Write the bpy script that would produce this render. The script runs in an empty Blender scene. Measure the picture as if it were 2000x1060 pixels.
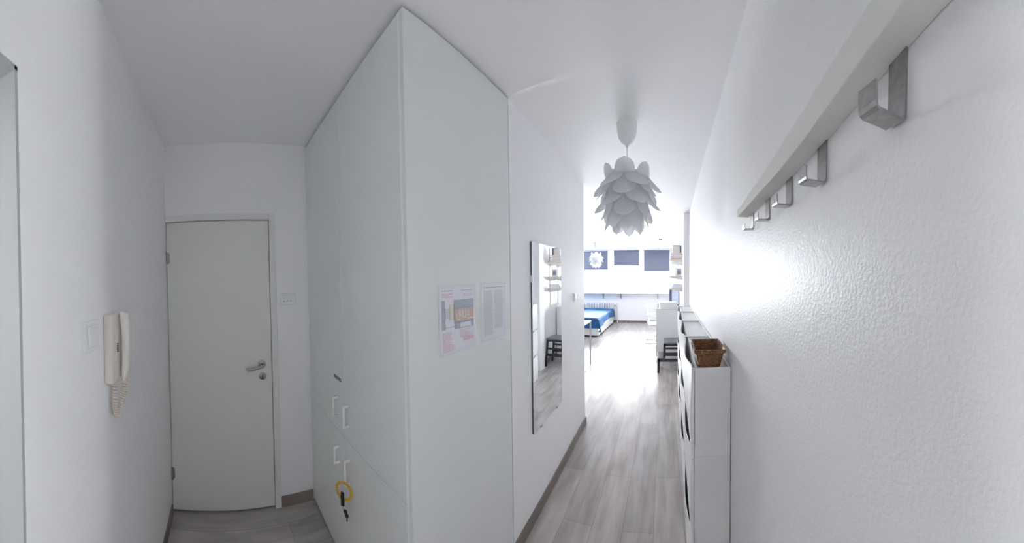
import bpy, bmesh, math, random
from mathutils import Vector, Matrix
random.seed(7)
PI = math.pi
S = bpy.context.scene
C = S.collection

# ------------------------------------------------------------------ camera
H = 1.566
F = 549.6
cd = bpy.data.cameras.new('camera')
cam = bpy.data.objects.new('camera', cd)
C.objects.link(cam)
cam.location = (0, 0, H)
cam.rotation_euler = (PI / 2 - 0.0261, 0, 0)
cd.type = 'PANO'
cd.clip_start = 0.01
try:
    pc = cd.cycles
    pc.panorama_type = 'CENTRAL_CYLINDRICAL'
except Exception:
    pc = cd
    pc.panorama_type = 'CENTRAL_CYLINDRICAL'
pc.central_cylindrical_range_u_min = (0 - 1295.2) / F
pc.central_cylindrical_range_u_max = (2000 - 1295.2) / F
pc.central_cylindrical_range_v_min = (555.5 - 1060) / F
pc.central_cylindrical_range_v_max = 555.5 / F
pc.central_cylindrical_radius = 1.0
S.camera = cam

# ------------------------------------------------------------------ render look
S.view_settings.view_transform = 'Standard'
S.view_settings.look = 'None'
S.view_settings.gamma = 1
S.view_settings.use_curve_mapping = False
S.view_settings.exposure = 2.9
S.cycles.use_denoising = True
S.cycles.max_bounces = 24
S.cycles.diffuse_bounces = 16
S.cycles.glossy_bounces = 6
S.cycles.sample_clamp_indirect = 8.0

# ------------------------------------------------------------------ sky and daylight
W = bpy.data.worlds.new('sky')
S.world = W
W.use_nodes = True
bg = W.node_tree.nodes['Background']
bg.inputs['Color'].default_value = (0.94, 0.972, 1.0, 1)
bg.inputs['Strength'].default_value = 8.0

CEIL = 2.537
WIN = [(-3.95, -3.0), (-2.80, -1.92), (-1.72, -0.815), (-0.67, 0.23)]   # window openings in the far wall; the first is unseen, added for light
WZ0, WZ1, WY = 1.03, 2.50, 9.66
for k, (x0, x1) in enumerate(WIN):
    ld = bpy.data.lights.new('window_daylight', 'AREA')
    ld.shape = 'RECTANGLE'
    ld.size = x1 - x0
    ld.size_y = WZ1 - WZ0
    ld.cycles.is_portal = True
    lo = bpy.data.objects.new('window_daylight', ld)
    C.objects.link(lo)
    lo.location = ((x0 + x1) / 2, WY + 0.22, (WZ0 + WZ1) / 2)
    lo.rotation_euler = (-PI / 2, 0, 0)

# fill light for the corridor: portal at an invented window of the unseen passage
KY0, KY1, KZ0, KZ1, KX = -1.22, -0.82, 1.30, 1.82, -1.04
ld = bpy.data.lights.new('passage_fill_light', 'AREA')
ld.shape = 'RECTANGLE'
ld.size = KZ1 - KZ0
ld.size_y = KY1 - KY0
ld.cycles.is_portal = True
lo = bpy.data.objects.new('passage_fill_light', ld)
C.objects.link(lo)
lo.location = (KX - 0.12, (KY0 + KY1) / 2, (KZ0 + KZ1) / 2)
lo.rotation_euler = (0, -PI / 2, 0)


def XR(y):                      # the right wall leans a little away from the corridor's axis
    return 0.263 + 0.03 * y


RA = -math.atan(0.03)

# ------------------------------------------------------------------ materials
def mat(name, col, rough=0.5, metal=0.0, bump=0.0, bscale=200.0, var=0.0, vscale=4.0, trans=0.0, spec=0.5, sheen=0.0):
    m = bpy.data.materials.new(name)
    m.use_nodes = True
    nt = m.node_tree
    b = nt.nodes['Principled BSDF']
    b.inputs['Base Color'].default_value = (*col, 1)
    b.inputs['Roughness'].default_value = rough
    b.inputs['Metallic'].default_value = metal
    b.inputs['Specular IOR Level'].default_value = spec
    tc = nt.nodes.new('ShaderNodeTexCoord')
    if var > 0:
        n = nt.nodes.new('ShaderNodeTexNoise')
        n.inputs['Scale'].default_value = vscale
        n.inputs['Detail'].default_value = 4
        r = nt.nodes.new('ShaderNodeValToRGB')
        r.color_ramp.elements[0].position = 0.3
        r.color_ramp.elements[1].position = 0.7
        r.color_ramp.elements[0].color = (*[c * (1 - var) for c in col], 1)
        r.color_ramp.elements[1].color = (*[min(1, c * (1 + var)) for c in col], 1)
        nt.links.new(tc.outputs['Object'], n.inputs['Vector'])
        nt.links.new(n.outputs['Fac'], r.inputs['Fac'])
        nt.links.new(r.outputs['Color'], b.inputs['Base Color'])
    if bump > 0:
        n = nt.nodes.new('ShaderNodeTexNoise')
        n.inputs['Scale'].default_value = bscale
        n.inputs['Detail'].default_value = 3
        bp = nt.nodes.new('ShaderNodeBump')
        bp.inputs['Strength'].default_value = 1.0
        bp.inputs['Distance'].default_value = bump
        nt.links.new(tc.outputs['Object'], n.inputs['Vector'])
        nt.links.new(n.outputs['Fac'], bp.inputs['Height'])
        nt.links.new(bp.outputs['Normal'], b.inputs['Normal'])
    return m


M = {}
M['wall'] = mat('wall_paint', (0.90, 0.90, 0.91), 0.55, bump=0.0006, bscale=90)
M['wall_grey'] = mat('bounce_damping_grey', (0.55, 0.56, 0.58), 0.6)  # for the unseen living room wall, greyed to dampen bounce light
M['jamb_shade'] = mat('jamb_shade_grey', (0.42, 0.43, 0.43), 0.5)  # grey stands in for shade on the doorway jamb
M['stucco'] = mat('textured_wall_paint', (0.90, 0.895, 0.905), 0.45, bump=0.0011, bscale=150)
M['ceiling'] = mat('ceiling_paint', (0.90, 0.90, 0.905), 0.6, bump=0.0004, bscale=60)
M['lacquer'] = mat('white_foil', (0.78, 0.80, 0.79), 0.35, bump=0.0001, bscale=30)
M['edge'] = mat('white_edge_band', (0.90, 0.90, 0.89), 0.4)
M['door'] = mat('door_paint', (0.80, 0.80, 0.77), 0.4)
M['plastic'] = mat('white_plastic', (0.85, 0.86, 0.86), 0.35)
M['rack'] = mat('rack_plastic', (0.80, 0.80, 0.795), 0.4)
M['rack_top'] = mat('rack_top_plastic', (0.66, 0.67, 0.66), 0.4)
M['cream'] = mat('cream_plastic', (0.80, 0.74, 0.66), 0.35)
M['handset'] = mat('handset_plastic', (0.83, 0.80, 0.76), 0.3)
M['dark'] = mat('dark_plastic', (0.02, 0.02, 0.022), 0.4)
M['ink'] = mat('ink', (0.08, 0.08, 0.09), 0.6)
M['steel'] = mat('satin_steel', (0.42, 0.42, 0.41), 0.36, metal=1.0, var=0.12, vscale=90)
M['chrome'] = mat('chrome', (0.7, 0.7, 0.7), 0.15, metal=1.0)
M['rail'] = mat('painted_rail', (0.74, 0.73, 0.69), 0.5)
M['blackwood'] = mat('black_brown_wood', (0.035, 0.03, 0.035), 0.4, var=0.3, vscale=12)
M['greyfelt'] = mat('grey_tread', (0.16, 0.16, 0.19), 0.4, var=0.1)
M['blind'] = mat('blind_fabric', (0.20, 0.22, 0.29), 0.7)
M['radiator'] = mat('radiator_enamel', (0.8, 0.8, 0.82), 0.35)
M['yellow'] = mat('yellow_plastic', (0.72, 0.45, 0.03), 0.4)
M['blue'] = mat('blue_coverlet', (0.012, 0.10, 0.27), 0.75, bump=0.002, bscale=25, var=0.12, vscale=6)
M['navy'] = mat('navy_cover_lining', (0.022, 0.03, 0.12), 0.8)
M['mattress'] = mat('mattress_cloth', (0.8, 0.8, 0.82), 0.8)
M['film'] = mat('laminating_film', (0.76, 0.775, 0.78), 0.2)
M['paper'] = mat('sheet_paper', (0.80, 0.80, 0.86), 0.25)
M['redink'] = mat('faded_red_ink', (0.70, 0.44, 0.50), 0.4)
M['greyink'] = mat('grey_ink', (0.36, 0.37, 0.42), 0.4)
M['paleink'] = mat('pale_grey_ink', (0.52, 0.52, 0.57), 0.4)
M['planblue'] = mat('plan_blue_grey', (0.42, 0.47, 0.53), 0.4)
M['planwood'] = mat('plan_tan', (0.60, 0.49, 0.44), 0.4)
M['plancream'] = mat('plan_cream', (0.76, 0.72, 0.58), 0.4)
M['planlilac'] = mat('plan_lilac', (0.66, 0.60, 0.70), 0.4)
M['shelfwood'] = mat('pale_shelf_board', (0.75, 0.66, 0.58), 0.5, var=0.06)
M['kraft'] = mat('pinkish_paper_pile', (0.80, 0.68, 0.66), 0.7)
M['box'] = mat('beige_board', (0.72, 0.68, 0.60), 0.6)
M['photo'] = mat('photo_print', (0.30, 0.30, 0.40), 0.4, var=0.5, vscale=25)
M['slate'] = mat('slate_frame', (0.10, 0.12, 0.20), 0.4)
M['pic'] = mat('pale_blue_print', (0.62, 0.70, 0.85), 0.4, var=0.15, vscale=16)
M['bottle'] = mat('beige_ceramic', (0.75, 0.66, 0.6), 0.4)
M['mirror'] = mat('mirror_silver', (0.86, 0.89, 0.89), 0.015, metal=1.0)
M['mirroredge'] = mat('mirror_ground_edge', (0.10, 0.12, 0.12), 0.2)


def glass_mat():
    m = bpy.data.materials.new('window_glass')
    m.use_nodes = True
    nt = m.node_tree
    nt.nodes.remove(nt.nodes['Principled BSDF'])
    out = nt.nodes['Material Output']
    t = nt.nodes.new('ShaderNodeBsdfTransparent')
    g = nt.nodes.new('ShaderNodeBsdfGlossy')
    g.inputs['Roughness'].default_value = 0.0
    fr = nt.nodes.new('ShaderNodeFresnel')
    fr.inputs['IOR'].default_value = 1.45
    mx = nt.nodes.new('ShaderNodeMixShader')
    nt.links.new(fr.outputs[0], mx.inputs[0])
    nt.links.new(t.outputs[0], mx.inputs[1])
    nt.links.new(g.outputs[0], mx.inputs[2])
    nt.links.new(mx.outputs[0], out.inputs['Surface'])
    return m


M['glass'] = glass_mat()


def petal_mat():
    m = bpy.data.materials.new('frosted_petal_plastic')
    m.use_nodes = True
    nt = m.node_tree
    nt.nodes.remove(nt.nodes['Principled BSDF'])
    out = nt.nodes['Material Output']
    d = nt.nodes.new('ShaderNodeBsdfDiffuse')
    d.inputs['Color'].default_value = (0.90, 0.905, 0.91, 1)
    t = nt.nodes.new('ShaderNodeBsdfTranslucent')
    t.inputs['Color'].default_value = (0.90, 0.91, 0.92, 1)
    mx = nt.nodes.new('ShaderNodeMixShader')
    mx.inputs[0].default_value = 0.56
    nt.links.new(d.outputs[0], mx.inputs[1])
    nt.links.new(t.outputs[0], mx.inputs[2])
    nt.links.new(mx.outputs[0], out.inputs['Surface'])
    return m


M['petal'] = petal_mat()


def floor_mat(name='laminate_floor', c1=(0.40, 0.365, 0.35), c2=(0.52, 0.485, 0.475), rough=0.22, plank=True):
    m = bpy.data.materials.new(name)
    m.use_nodes = True
    nt = m.node_tree
    L = nt.links
    b = nt.nodes['Principled BSDF']
    tc = nt.nodes.new('ShaderNodeTexCoord')
    mp = nt.nodes.new('ShaderNodeMapping')
    mp.inputs['Rotation'].default_value = (0, 0, PI / 2)
    mp.inputs['Location'].default_value = (0.4, 0.06, 0)
    L.new(tc.outputs['Object'], mp.inputs['Vector'])
    # long grain
    mg = nt.nodes.new('ShaderNodeMapping')
    mg.inputs['Scale'].default_value = (1.0, 11, 1)
    L.new(mp.outputs[0], mg.inputs['Vector'])
    n = nt.nodes.new('ShaderNodeTexNoise')
    n.inputs['Scale'].default_value = 1.6
    n.inputs['Detail'].default_value = 8
    n.inputs['Roughness'].default_value = 0.6
    n.inputs['Distortion'].default_value = 0.5
    L.new(mg.outputs[0], n.inputs['Vector'])
    # cloudy marks
    mc = nt.nodes.new('ShaderNodeMapping')
    mc.inputs['Scale'].default_value = (1.5, 5, 1)
    L.new(mp.outputs[0], mc.inputs['Vector'])
    n2 = nt.nodes.new('ShaderNodeTexNoise')
    n2.inputs['Scale'].default_value = 1.7
    n2.inputs['Detail'].default_value = 3
    L.new(mc.outputs[0], n2.inputs['Vector'])
    add = nt.nodes.new('ShaderNodeMath')
    add.operation = 'ADD'
    L.new(n.outputs['Fac'], add.inputs[0])
    L.new(n2.outputs['Fac'], add.inputs[1])
    r = nt.nodes.new('ShaderNodeValToRGB')
    r.color_ramp.elements[0].position = 0.36
    r.color_ramp.elements[1].position = 0.64
    r.color_ramp.elements[0].color = (*[c * 0.84 for c in c1], 1)
    r.color_ramp.elements[1].color = (*c2, 1)
    hf = nt.nodes.new('ShaderNodeMath')
    hf.operation = 'MULTIPLY'
    hf.inputs[1].default_value = 0.5
    L.new(add.outputs[0], hf.inputs[0])
    L.new(hf.outputs[0], r.inputs['Fac'])
    last = r.outputs['Color']
    if plank:
        br = nt.nodes.new('ShaderNodeTexBrick')
        br.offset = 0.37
        br.offset_frequency = 2
        br.inputs['Scale'].default_value = 1.0
        br.inputs['Brick Width'].default_value = 1.28
        br.inputs['Row Height'].default_value = 0.192
        br.inputs['Mortar Size'].default_value = 0.0016
        br.inputs['Mortar Smooth'].default_value = 0.3
        br.inputs['Color1'].default_value = (0.88, 0.88, 0.88, 1)
        br.inputs['Color2'].default_value = (1.08, 1.07, 1.06, 1)
        br.inputs['Mortar'].default_value = (0.62, 0.60, 0.60, 1)
        L.new(mp.outputs[0], br.inputs['Vector'])
        mu = nt.nodes.new('ShaderNodeMix')
        mu.data_type = 'RGBA'
        mu.blend_type = 'MULTIPLY'
        mu.inputs[0].default_value = 1.0
        L.new(last, mu.inputs[6])
        L.new(br.outputs['Color'], mu.inputs[7])
        last = mu.outputs[2]
    L.new(last, b.inputs['Base Color'])
    b.inputs['Roughness'].default_value = rough
    b.inputs['Specular IOR Level'].default_value = 0.3
    bp = nt.nodes.new('ShaderNodeBump')
    bp.inputs['Distance'].default_value = 0.0006
    L.new(n.outputs['Fac'], bp.inputs['Height'])
    L.new(bp.outputs['Normal'], b.inputs['Normal'])
    return m


M['floor'] = floor_mat()
M['skirt'] = floor_mat('baseboard_wood', (0.20, 0.165, 0.145), (0.30, 0.255, 0.23), 0.4, False)


def wicker_mat():
    m = mat('woven_wicker', (0.28, 0.12, 0.05), 0.55)
    nt = m.node_tree
    b = nt.nodes['Principled BSDF']
    tc = nt.nodes.new('ShaderNodeTexCoord')
    mp = nt.nodes.new('ShaderNodeMapping')
    mp.inputs['Scale'].default_value = (1, 1, 3)
    n = nt.nodes.new('ShaderNodeTexNoise')
    n.inputs['Scale'].default_value = 70
    n.inputs['Detail'].default_value = 3
    r = nt.nodes.new('ShaderNodeValToRGB')
    r.color_ramp.elements[0].position = 0.32
    r.color_ramp.elements[1].position = 0.72
    r.color_ramp.elements[0].color = (0.10, 0.035, 0.015, 1)
    r.color_ramp.elements[1].color = (0.42, 0.21, 0.09, 1)
    nt.links.new(tc.outputs['Object'], mp.inputs[0])
    nt.links.new(mp.outputs[0], n.inputs['Vector'])
    nt.links.new(n.outputs['Fac'], r.inputs['Fac'])
    nt.links.new(r.outputs['Color'], b.inputs['Base Color'])
    return m


M['wicker'] = wicker_mat()

# ------------------------------------------------------------------ mesh helpers
class MB:
    def __init__(self):
        self.bm = bmesh.new()

    def box(self, a, b, bev=0.0, seg=2, mtx=None):
        cs = [(x, y, z) for x in (a[0], b[0]) for y in (a[1], b[1]) for z in (a[2], b[2])]
        vs = [self.bm.verts.new(c) for c in cs]
        fs = []
        for f in ((0, 1, 3, 2), (4, 6, 7, 5), (0, 4, 5, 1), (2, 3, 7, 6), (0, 2, 6, 4), (1, 5, 7, 3)):
            fs.append(self.bm.faces.new([vs[i] for i in f]))
        if mtx is not None:
            for v in vs:
                v.co = mtx @ v.co
        if bev > 0:
            es = list({e for f in fs for e in f.edges})
            bmesh.ops.bevel(self.bm, geom=es, offset=bev, segments=seg, profile=0.5, affect='EDGES')
        return self

    def prism(self, pts, z0, z1, axis='z'):
        def P(p, q):
            return {'z': (p[0], p[1], q), 'y': (p[0], q, p[1]), 'x': (q, p[0], p[1])}[axis]
        lo = [self.bm.verts.new(P(p, z0)) for p in pts]
        hi = [self.bm.verts.new(P(p, z1)) for p in pts]
        self.bm.faces.new(lo[::-1])
        self.bm.faces.new(hi)
        n = len(pts)
        for i in range(n):
            self.bm.faces.new([lo[i], lo[(i + 1) % n], hi[(i + 1) % n], hi[i]])
        return self

    def lathe(self, prof, c=(0, 0, 0), seg=32, axis='z', caps=True):
        rings = []
        for r, h in prof:
            ring = []
            for i in range(seg):
                a = 2 * PI * i / seg
                u, v = r * math.cos(a), r * math.sin(a)
                p = {'z': (u, v, h), 'y': (u, h, v), 'x': (h, u, v)}[axis]
                ring.append(self.bm.verts.new((c[0] + p[0], c[1] + p[1], c[2] + p[2])))
            rings.append(ring)
        for a, b in zip(rings, rings[1:]):
            for i in range(seg):
                self.bm.faces.new([a[i], a[(i + 1) % seg], b[(i + 1) % seg], b[i]])
        if caps:
            self.bm.faces.new(rings[0][::-1])
            self.bm.faces.new(rings[-1])
        return self

    def tube(self, pts, r, seg=10, closed=False, flat=None):
        pts = [Vector(p) for p in pts]
        n = len(pts)
        rings = []
        up = None
        for i, p in enumerate(pts):
            if closed:
                t = (pts[(i + 1) % n] - pts[i - 1]).normalized()
            else:
                t = (pts[min(i + 1, n - 1)] - pts[max(i - 1, 0)]).normalized()
            if up is None:
                up = Vector((0, 0, 1)) if abs(t.z) < 0.9 else Vector((0, 1, 0))
            s = t.cross(up)
            if s.length < 1e-5:
                s = t.orthogonal()
            s.normalize()
            up = s.cross(t).normalized()
            rr = r[i] if isinstance(r, (list, tuple)) else r
            rings.append([self.bm.verts.new(p + (s * math.cos(2 * PI * k / seg) + up * math.sin(2 * PI * k / seg)) * rr) for k in range(seg)])
        m = n if closed else n - 1
        for i in range(m):
            a, b = rings[i], rings[(i + 1) % n]
            for k in range(seg):
                self.bm.faces.new([a[k], a[(k + 1) % seg], b[(k + 1) % seg], b[k]])
        if not closed:
            self.bm.faces.new(rings[0][::-1])
            self.bm.faces.new(rings[-1])
        return self

    def grid(self, fn, nu, nv, thick=0.0, nrm=None):
        vs = [[self.bm.verts.new(fn(i / nu, j / nv)) for j in range(nv + 1)] for i in range(nu + 1)]
        fs = []
        for i in range(nu):
            for j in range(nv):
                fs.append(self.bm.faces.new([vs[i][j], vs[i + 1][j], vs[i + 1][j + 1], vs[i][j + 1]]))
        if thick:
            bmesh.ops.recalc_face_normals(self.bm, faces=fs)
            bmesh.ops.solidify(self.bm, geom=fs, thickness=thick)
        return self

    def build(self, name, material, parent=None, smooth=False):
        bmesh.ops.recalc_face_normals(self.bm, faces=self.bm.faces[:])
        me = bpy.data.meshes.new(name)
        self.bm.to_mesh(me)
        self.bm.free()
        me.materials.append(material)
        if smooth:
            for p in me.polygons:
                p.use_smooth = True
            try:
                me.set_sharp_from_angle(angle=math.radians(40))
            except Exception:
                pass
        o = bpy.data.objects.new(name, me)
        C.objects.link(o)
        if parent is not None:
            o.parent = parent
        return o


def box(a, b, bev=0.0):
    return MB().box(a, b, bev)


def thing(name, label, cat, loc=(0, 0, 0), rz=0.0, group=None):
    o = bpy.data.objects.new(name, None)
    o.empty_display_size = 0.1
    C.objects.link(o)
    o.location = loc
    o.rotation_euler = (0, 0, rz)
    return tag(o, label, cat, group)


def tag(o, label, cat, group=None):
    o['label'] = label
    o['category'] = cat
    if group:
        o['group'] = group
    return o


def struct(o):
    o['kind'] = 'structure'
    return o


def dup(root, loc=None, rz=None, label=None, scale=None):
    r = root.copy()
    C.objects.link(r)
    if loc is not None:
        r.location = loc
    if rz is not None:
        r.rotation_euler = (0, 0, rz)
    if scale is not None:
        r.scale = scale
    if label:
        r['label'] = label
    for ch in list(root.children):
        c = ch.copy()
        C.objects.link(c)
        c.parent = r
        for g in list(ch.children):
            d = g.copy()
            C.objects.link(d)
            d.parent = c
    return r


# ================================================================== THE SETTING
XD = -1.931           # wall with the door
YL = -0.376           # left wall (intercom)
XE = -0.44            # where the left wall ends in a doorway
YW, YW2 = 0.616, 1.30  # wardrobe front and back
XM = -0.788           # wardrobe side
YM = 2.87             # end of the mirror wall
XL = -4.2             # living room left wall
struct(box((XL - 0.2, -1.6, -0.1), (0.8, 9.9, 0.0)).build('floor', M['floor']))
struct(box((XL - 0.2, -1.6, CEIL), (0.8, 9.9, CEIL + 0.12)).build('ceiling', M['ceiling']))
# right wall, skewed prism
struct(MB().prism([(XR(-1.5), -1.5), (XR(9.86), 9.86), (0.8, 9.86), (0.8, -1.5)], 0, CEIL).build('wall_right', M['stucco']))
# pilaster at the end of the corridor
struct(box((0.312, 4.27, 0), (XR(4.27) + 0.02, 4.46, CEIL)).build('trim_1', M['wall']))
# wall with the door
DY0, DY1, DZ = -0.372, 0.336, 2.004
m = MB()
m.box((XD - 0.12, DY1 + 0.04, 0), (XD, YW2, CEIL))
m.box((XD - 0.12, YL - 0.1, DZ + 0.045), (XD, DY1 + 0.04, CEIL))
m.box((XD - 0.14, YL - 0.1, 0), (XD - 0.06, DY1 + 0.04, DZ + 0.045))
struct(m.build('wall_door', M['wall']))
# left wall, with a doorway at its right end
m = MB()
m.box((XD - 0.12, YL - 0.12, 0), (XE, YL, CEIL))
m.box((XE, YL - 0.12, 2.03), (XR(YL), YL, CEIL))
struct(m.build('wall_left', M['wall']))
m = MB()  # thin layer added over jamb and lintel, its grey painting in the shade
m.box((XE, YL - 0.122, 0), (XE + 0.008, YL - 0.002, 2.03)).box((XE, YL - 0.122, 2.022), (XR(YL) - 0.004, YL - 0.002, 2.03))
struct(m.build('trim_jamb_shade', M['jamb_shade']))
# unseen passage behind that doorway, added to hold the fill window
m = MB()
m.box((KX - 0.1, -1.5, 0), (KX, YL - 0.12, KZ0))
m.box((KX - 0.1, -1.5, KZ1), (KX, YL - 0.12, CEIL))
m.box((KX - 0.1, -1.5, KZ0), (KX, KY0, KZ1))
m.box((KX - 0.1, KY1, KZ0), (KX, YL - 0.12, KZ1))
m.box((KX - 0.1, -1.6, 0), (0.6, -1.5, CEIL))
struct(m.build('wall_back', M['wall']))
# mirror wall and the wall it turns into
m = MB()
m.prism([(-0.797, YW2 + 0.024), (-0.828, YM), (-1.0, YM), (-1.0, YW2 + 0.024)], 0, CEIL)
m.box((XD, YW2 + 0.024, 0), (-1.0, YW2 + 0.1, CEIL))
m.box((XL - 0.1, YM - 0.14, 0), (-1.0, YM, CEIL))
struct(m.build('wall_corridor', M['wall']))
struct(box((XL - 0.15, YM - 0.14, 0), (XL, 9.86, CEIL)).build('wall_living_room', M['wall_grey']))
# window wall
m = MB()
m.box((XL, WY, 0), (XR(WY), WY + 0.2, WZ0))
m.box((XL, WY, WZ1), (XR(WY), WY + 0.2, CEIL))
xs = [XL] + [v for w in WIN for v in w] + [XR(WY)]
for i in range(0, len(xs), 2):
    m.box((xs[i], WY, WZ0), (xs[i + 1], WY + 0.2, WZ1))
struct(m.build('wall_window', M['wall']))
for k, (x0, x1) in enumerate(WIN):
    m = MB()
    t = 0.035
    m.box((x0, WY + 0.06, WZ0), (x0 + t, WY + 0.11, WZ1)).box((x1 - t, WY + 0.06, WZ0), (x1, WY + 0.11, WZ1))
    m.box((x0 + t, WY + 0.06, WZ0), (x1 - t, WY + 0.11, WZ0 + t)).box((x0 + t, WY + 0.06, WZ1 - t), (x1 - t, WY + 0.11, WZ1))
    w = struct(m.build('window_%d' % (k + 1), M['plastic']))
    box((x0 + t, WY + 0.085, WZ0 + t), (x1 - t, WY + 0.089, WZ1 - t)).build('window_pane', M['glass'], w)
m = MB()
for a, b in (((KY0, KZ0), (KY0 + 0.03, KZ1)), ((KY1 - 0.03, KZ0), (KY1, KZ1)), ((KY0 + 0.03, KZ0), (KY1 - 0.03, KZ0 + 0.03)), ((KY0 + 0.03, KZ1 - 0.03), (KY1 - 0.03, KZ1))):
    m.box((KX - 0.07, a[0], a[1]), (KX - 0.03, b[0], b[1]))
w = struct(m.build('window_5', M['plastic']))  # added window, only there to let fill light in
box((KX - 0.052, KY0 + 0.03, KZ0 + 0.03), (KX - 0.048, KY1 - 0.03, KZ1 - 0.03)).build('window_pane', M['glass'], w)
# sill board with brackets
sill = thing('window_sill', 'long white sill board on brackets under the row of windows', 'window sill', (0, WY, 0))
box((XL + 0.01, -0.20, 1.00), (XR(WY) - 0.03, -0.002, 1.025), 0.003).build('sill_board', M['plastic'], sill)
for x in (-2.08, -1.46, -0.18, -3.2):
    m = MB()
    m.box((x - 0.018, -0.012, 0.82), (x + 0.018, -0.002, 0.999)).prism([(-0.17, 0.999), (-0.002, 0.999), (-0.002, 0.86), (-0.03, 0.86)], x - 0.004, x + 0.004, 'x')
    m.build('bracket', M['steel'], sill)

# baseboards
struct(MB().prism([(-0.8275, YM + 0.012), (-0.7965, YW2 + 0.026), (-0.7845, YW2 + 0.026), (-0.8155, YM + 0.012)], 0, 0.075).build('baseboard_corridor', M['skirt']))
struct(box((XD, DY1 + 0.046, 0), (XD + 0.012, YW - 0.004, 0.072), 0.003).build('baseboard_door', M['skirt']))
struct(box((XD + 0.03, YL, 0), (XE, YL + 0.012, 0.072), 0.003).build('baseboard_left', M['skirt']))
struct(box((XL, WY - 0.014, 0), (XR(WY), WY, 0.07)).build('baseboard_window', M['skirt']))
struct(MB().prism([(XR(4.46), 4.46), (XR(9.64), 9.64), (XR(9.64) - 0.012, 9.64), (XR(4.46) - 0.012, 4.46)], 0, 0.07).build('baseboard_right', M['skirt']))

# door with frame
m = MB()
m.box((XD - 0.06, DY1 + 0.003, 0), (XD + 0.014, DY1 + 0.044, DZ + 0.045), 0.002)
m.box((XD - 0.06, YL, DZ + 0.004), (XD + 0.014, DY1 + 0.003, DZ + 0.045), 0.002)
struct(m.build('trim_2', M['door']))
door = struct(box((XD - 0.045, DY0, 0.012), (XD - 0.002, DY1, DZ), 0.002).build('door_1', M['door']))
m = MB()
m.lathe([(0.026, 0), (0.026, 0.007), (0.022, 0.010)], (XD - 0.003, 0.268, 1.008), 28, 'x')
m.lathe([(0.010, 0.009), (0.009, 0.045)], (XD - 0.003, 0.268, 1.008), 20, 'x')
m.tube([(XD + 0.042, 0.272, 1.008), (XD + 0.050, 0.262, 1.006), (XD + 0.052, 0.235, 0.997), (XD + 0.052, 0.20, 0.991), (XD + 0.050, 0.165, 0.990), (XD + 0.046, 0.150, 0.993)],
       [0.009, 0.0095, 0.009, 0.010, 0.009, 0.006], 12)
m.build('door_handle', M['steel'], door, True)
k = MB().lathe([(0.025, 0), (0.025, 0.006), (0.021, 0.009)], (XD - 0.003, 0.270, 0.925), 28, 'x').build('keyhole_plate', M['steel'], door, True)
MB().lathe([(0.005, 0.0), (0.005, 0.0095)], (XD - 0.003, 0.270, 0.931), 12, 'x').box((XD, 0.2675, 0.914), (XD + 0.0068, 0.2725, 0.931)).build('keyhole', M['dark'], k)
for z in (1.757, 0.265):
    MB().lathe([(0.008, -0.04), (0.008, 0.04)], (XD + 0.006, DY0 - 0.001 + 0.004, z), 14).box((XD - 0.001, DY0, z - 0.035), (XD + 0.001, DY0 + 0.02, z + 0.035)).build('hinge', M['steel'], door, True)

# ================================================================== WARDROBE
wr = thing('wardrobe', 'tall white wardrobe reaching the ceiling between the door and the mirror', 'wardrobe', (XM, YW, 0))
WX0 = XD - XM + 0.003         # left side in local x
wh = CEIL - 0.007
body = MB()
body.box((WX0, 0.022, 0.0), (-0.022, YW2 - YW, wh)).build('carcass', M['lacquer'], wr)
box((-0.021, 0.0, 0), (0.0, YW2 - YW, wh - 0.006), 0.0015).build('side_panel', M['lacquer'], wr)['label'] = 'plain side panel facing the corridor'
box((-0.034, 0.0, 0), (-0.0215, 0.021, wh - 0.006), 0.001).build('edge_strip', M['edge'], wr)
box((WX0, 0.012, wh), (-0.012, YW2 - YW, wh + 0.0065)).build('ceiling_gap_strip', M['dark'], wr)  # dark strip along the gap between wardrobe top and ceiling
SX = -1.362 - XM
ZS = 0.735


def w_handle(x, z0, z1, parent):
    m = MB()
    m.box((x - 0.005, -0.034, z0), (x + 0.005, -0.024, z1), 0.002)
    m.box((x - 0.005, -0.025, z0), (x + 0.005, 0.0, z0 + 0.012), 0.002)
    m.box((x - 0.005, -0.025, z1 - 0.012), (x + 0.005, 0.0, z1), 0.002)
    m.build('handle', M['edge'], parent)


for (a, b, hx) in ((WX0 + 0.002, SX - 0.001, SX - 0.075), (SX + 0.001, -0.0355, SX + 0.06)):
    up = box((a, 0, ZS + 0.0012), (b, 0.019, wh - 0.008), 0.001).build('upper_door', M['lacquer'], wr)
    w_handle(hx, 0.815, 0.93, up)
    lo = box((a, 0, 0.02), (b, 0.019, ZS - 0.0012), 0.001).build('lower_door', M['lacquer'], wr)
    w_handle(hx, 0.515 if hx > SX else 0.555, 0.65, lo)
# small dark sticker lettering on the upper left door
m = MB()
for i in range(6):
    x = -1.480 + i * 0.0165
    m.box((x, YW - 0.0012, 1.020), (x + 0.006, YW - 0.0002, 1.040)).box((x, YW - 0.0012, 1.033 - (i % 3) * 0.005), (x + 0.012, YW - 0.0002, 1.038 - (i % 3) * 0.005))
tag(m.build('sticker', M['ink']), 'narrow strip of small dark lettering stuck on the wardrobe door above the handles', 'sticker')

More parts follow.
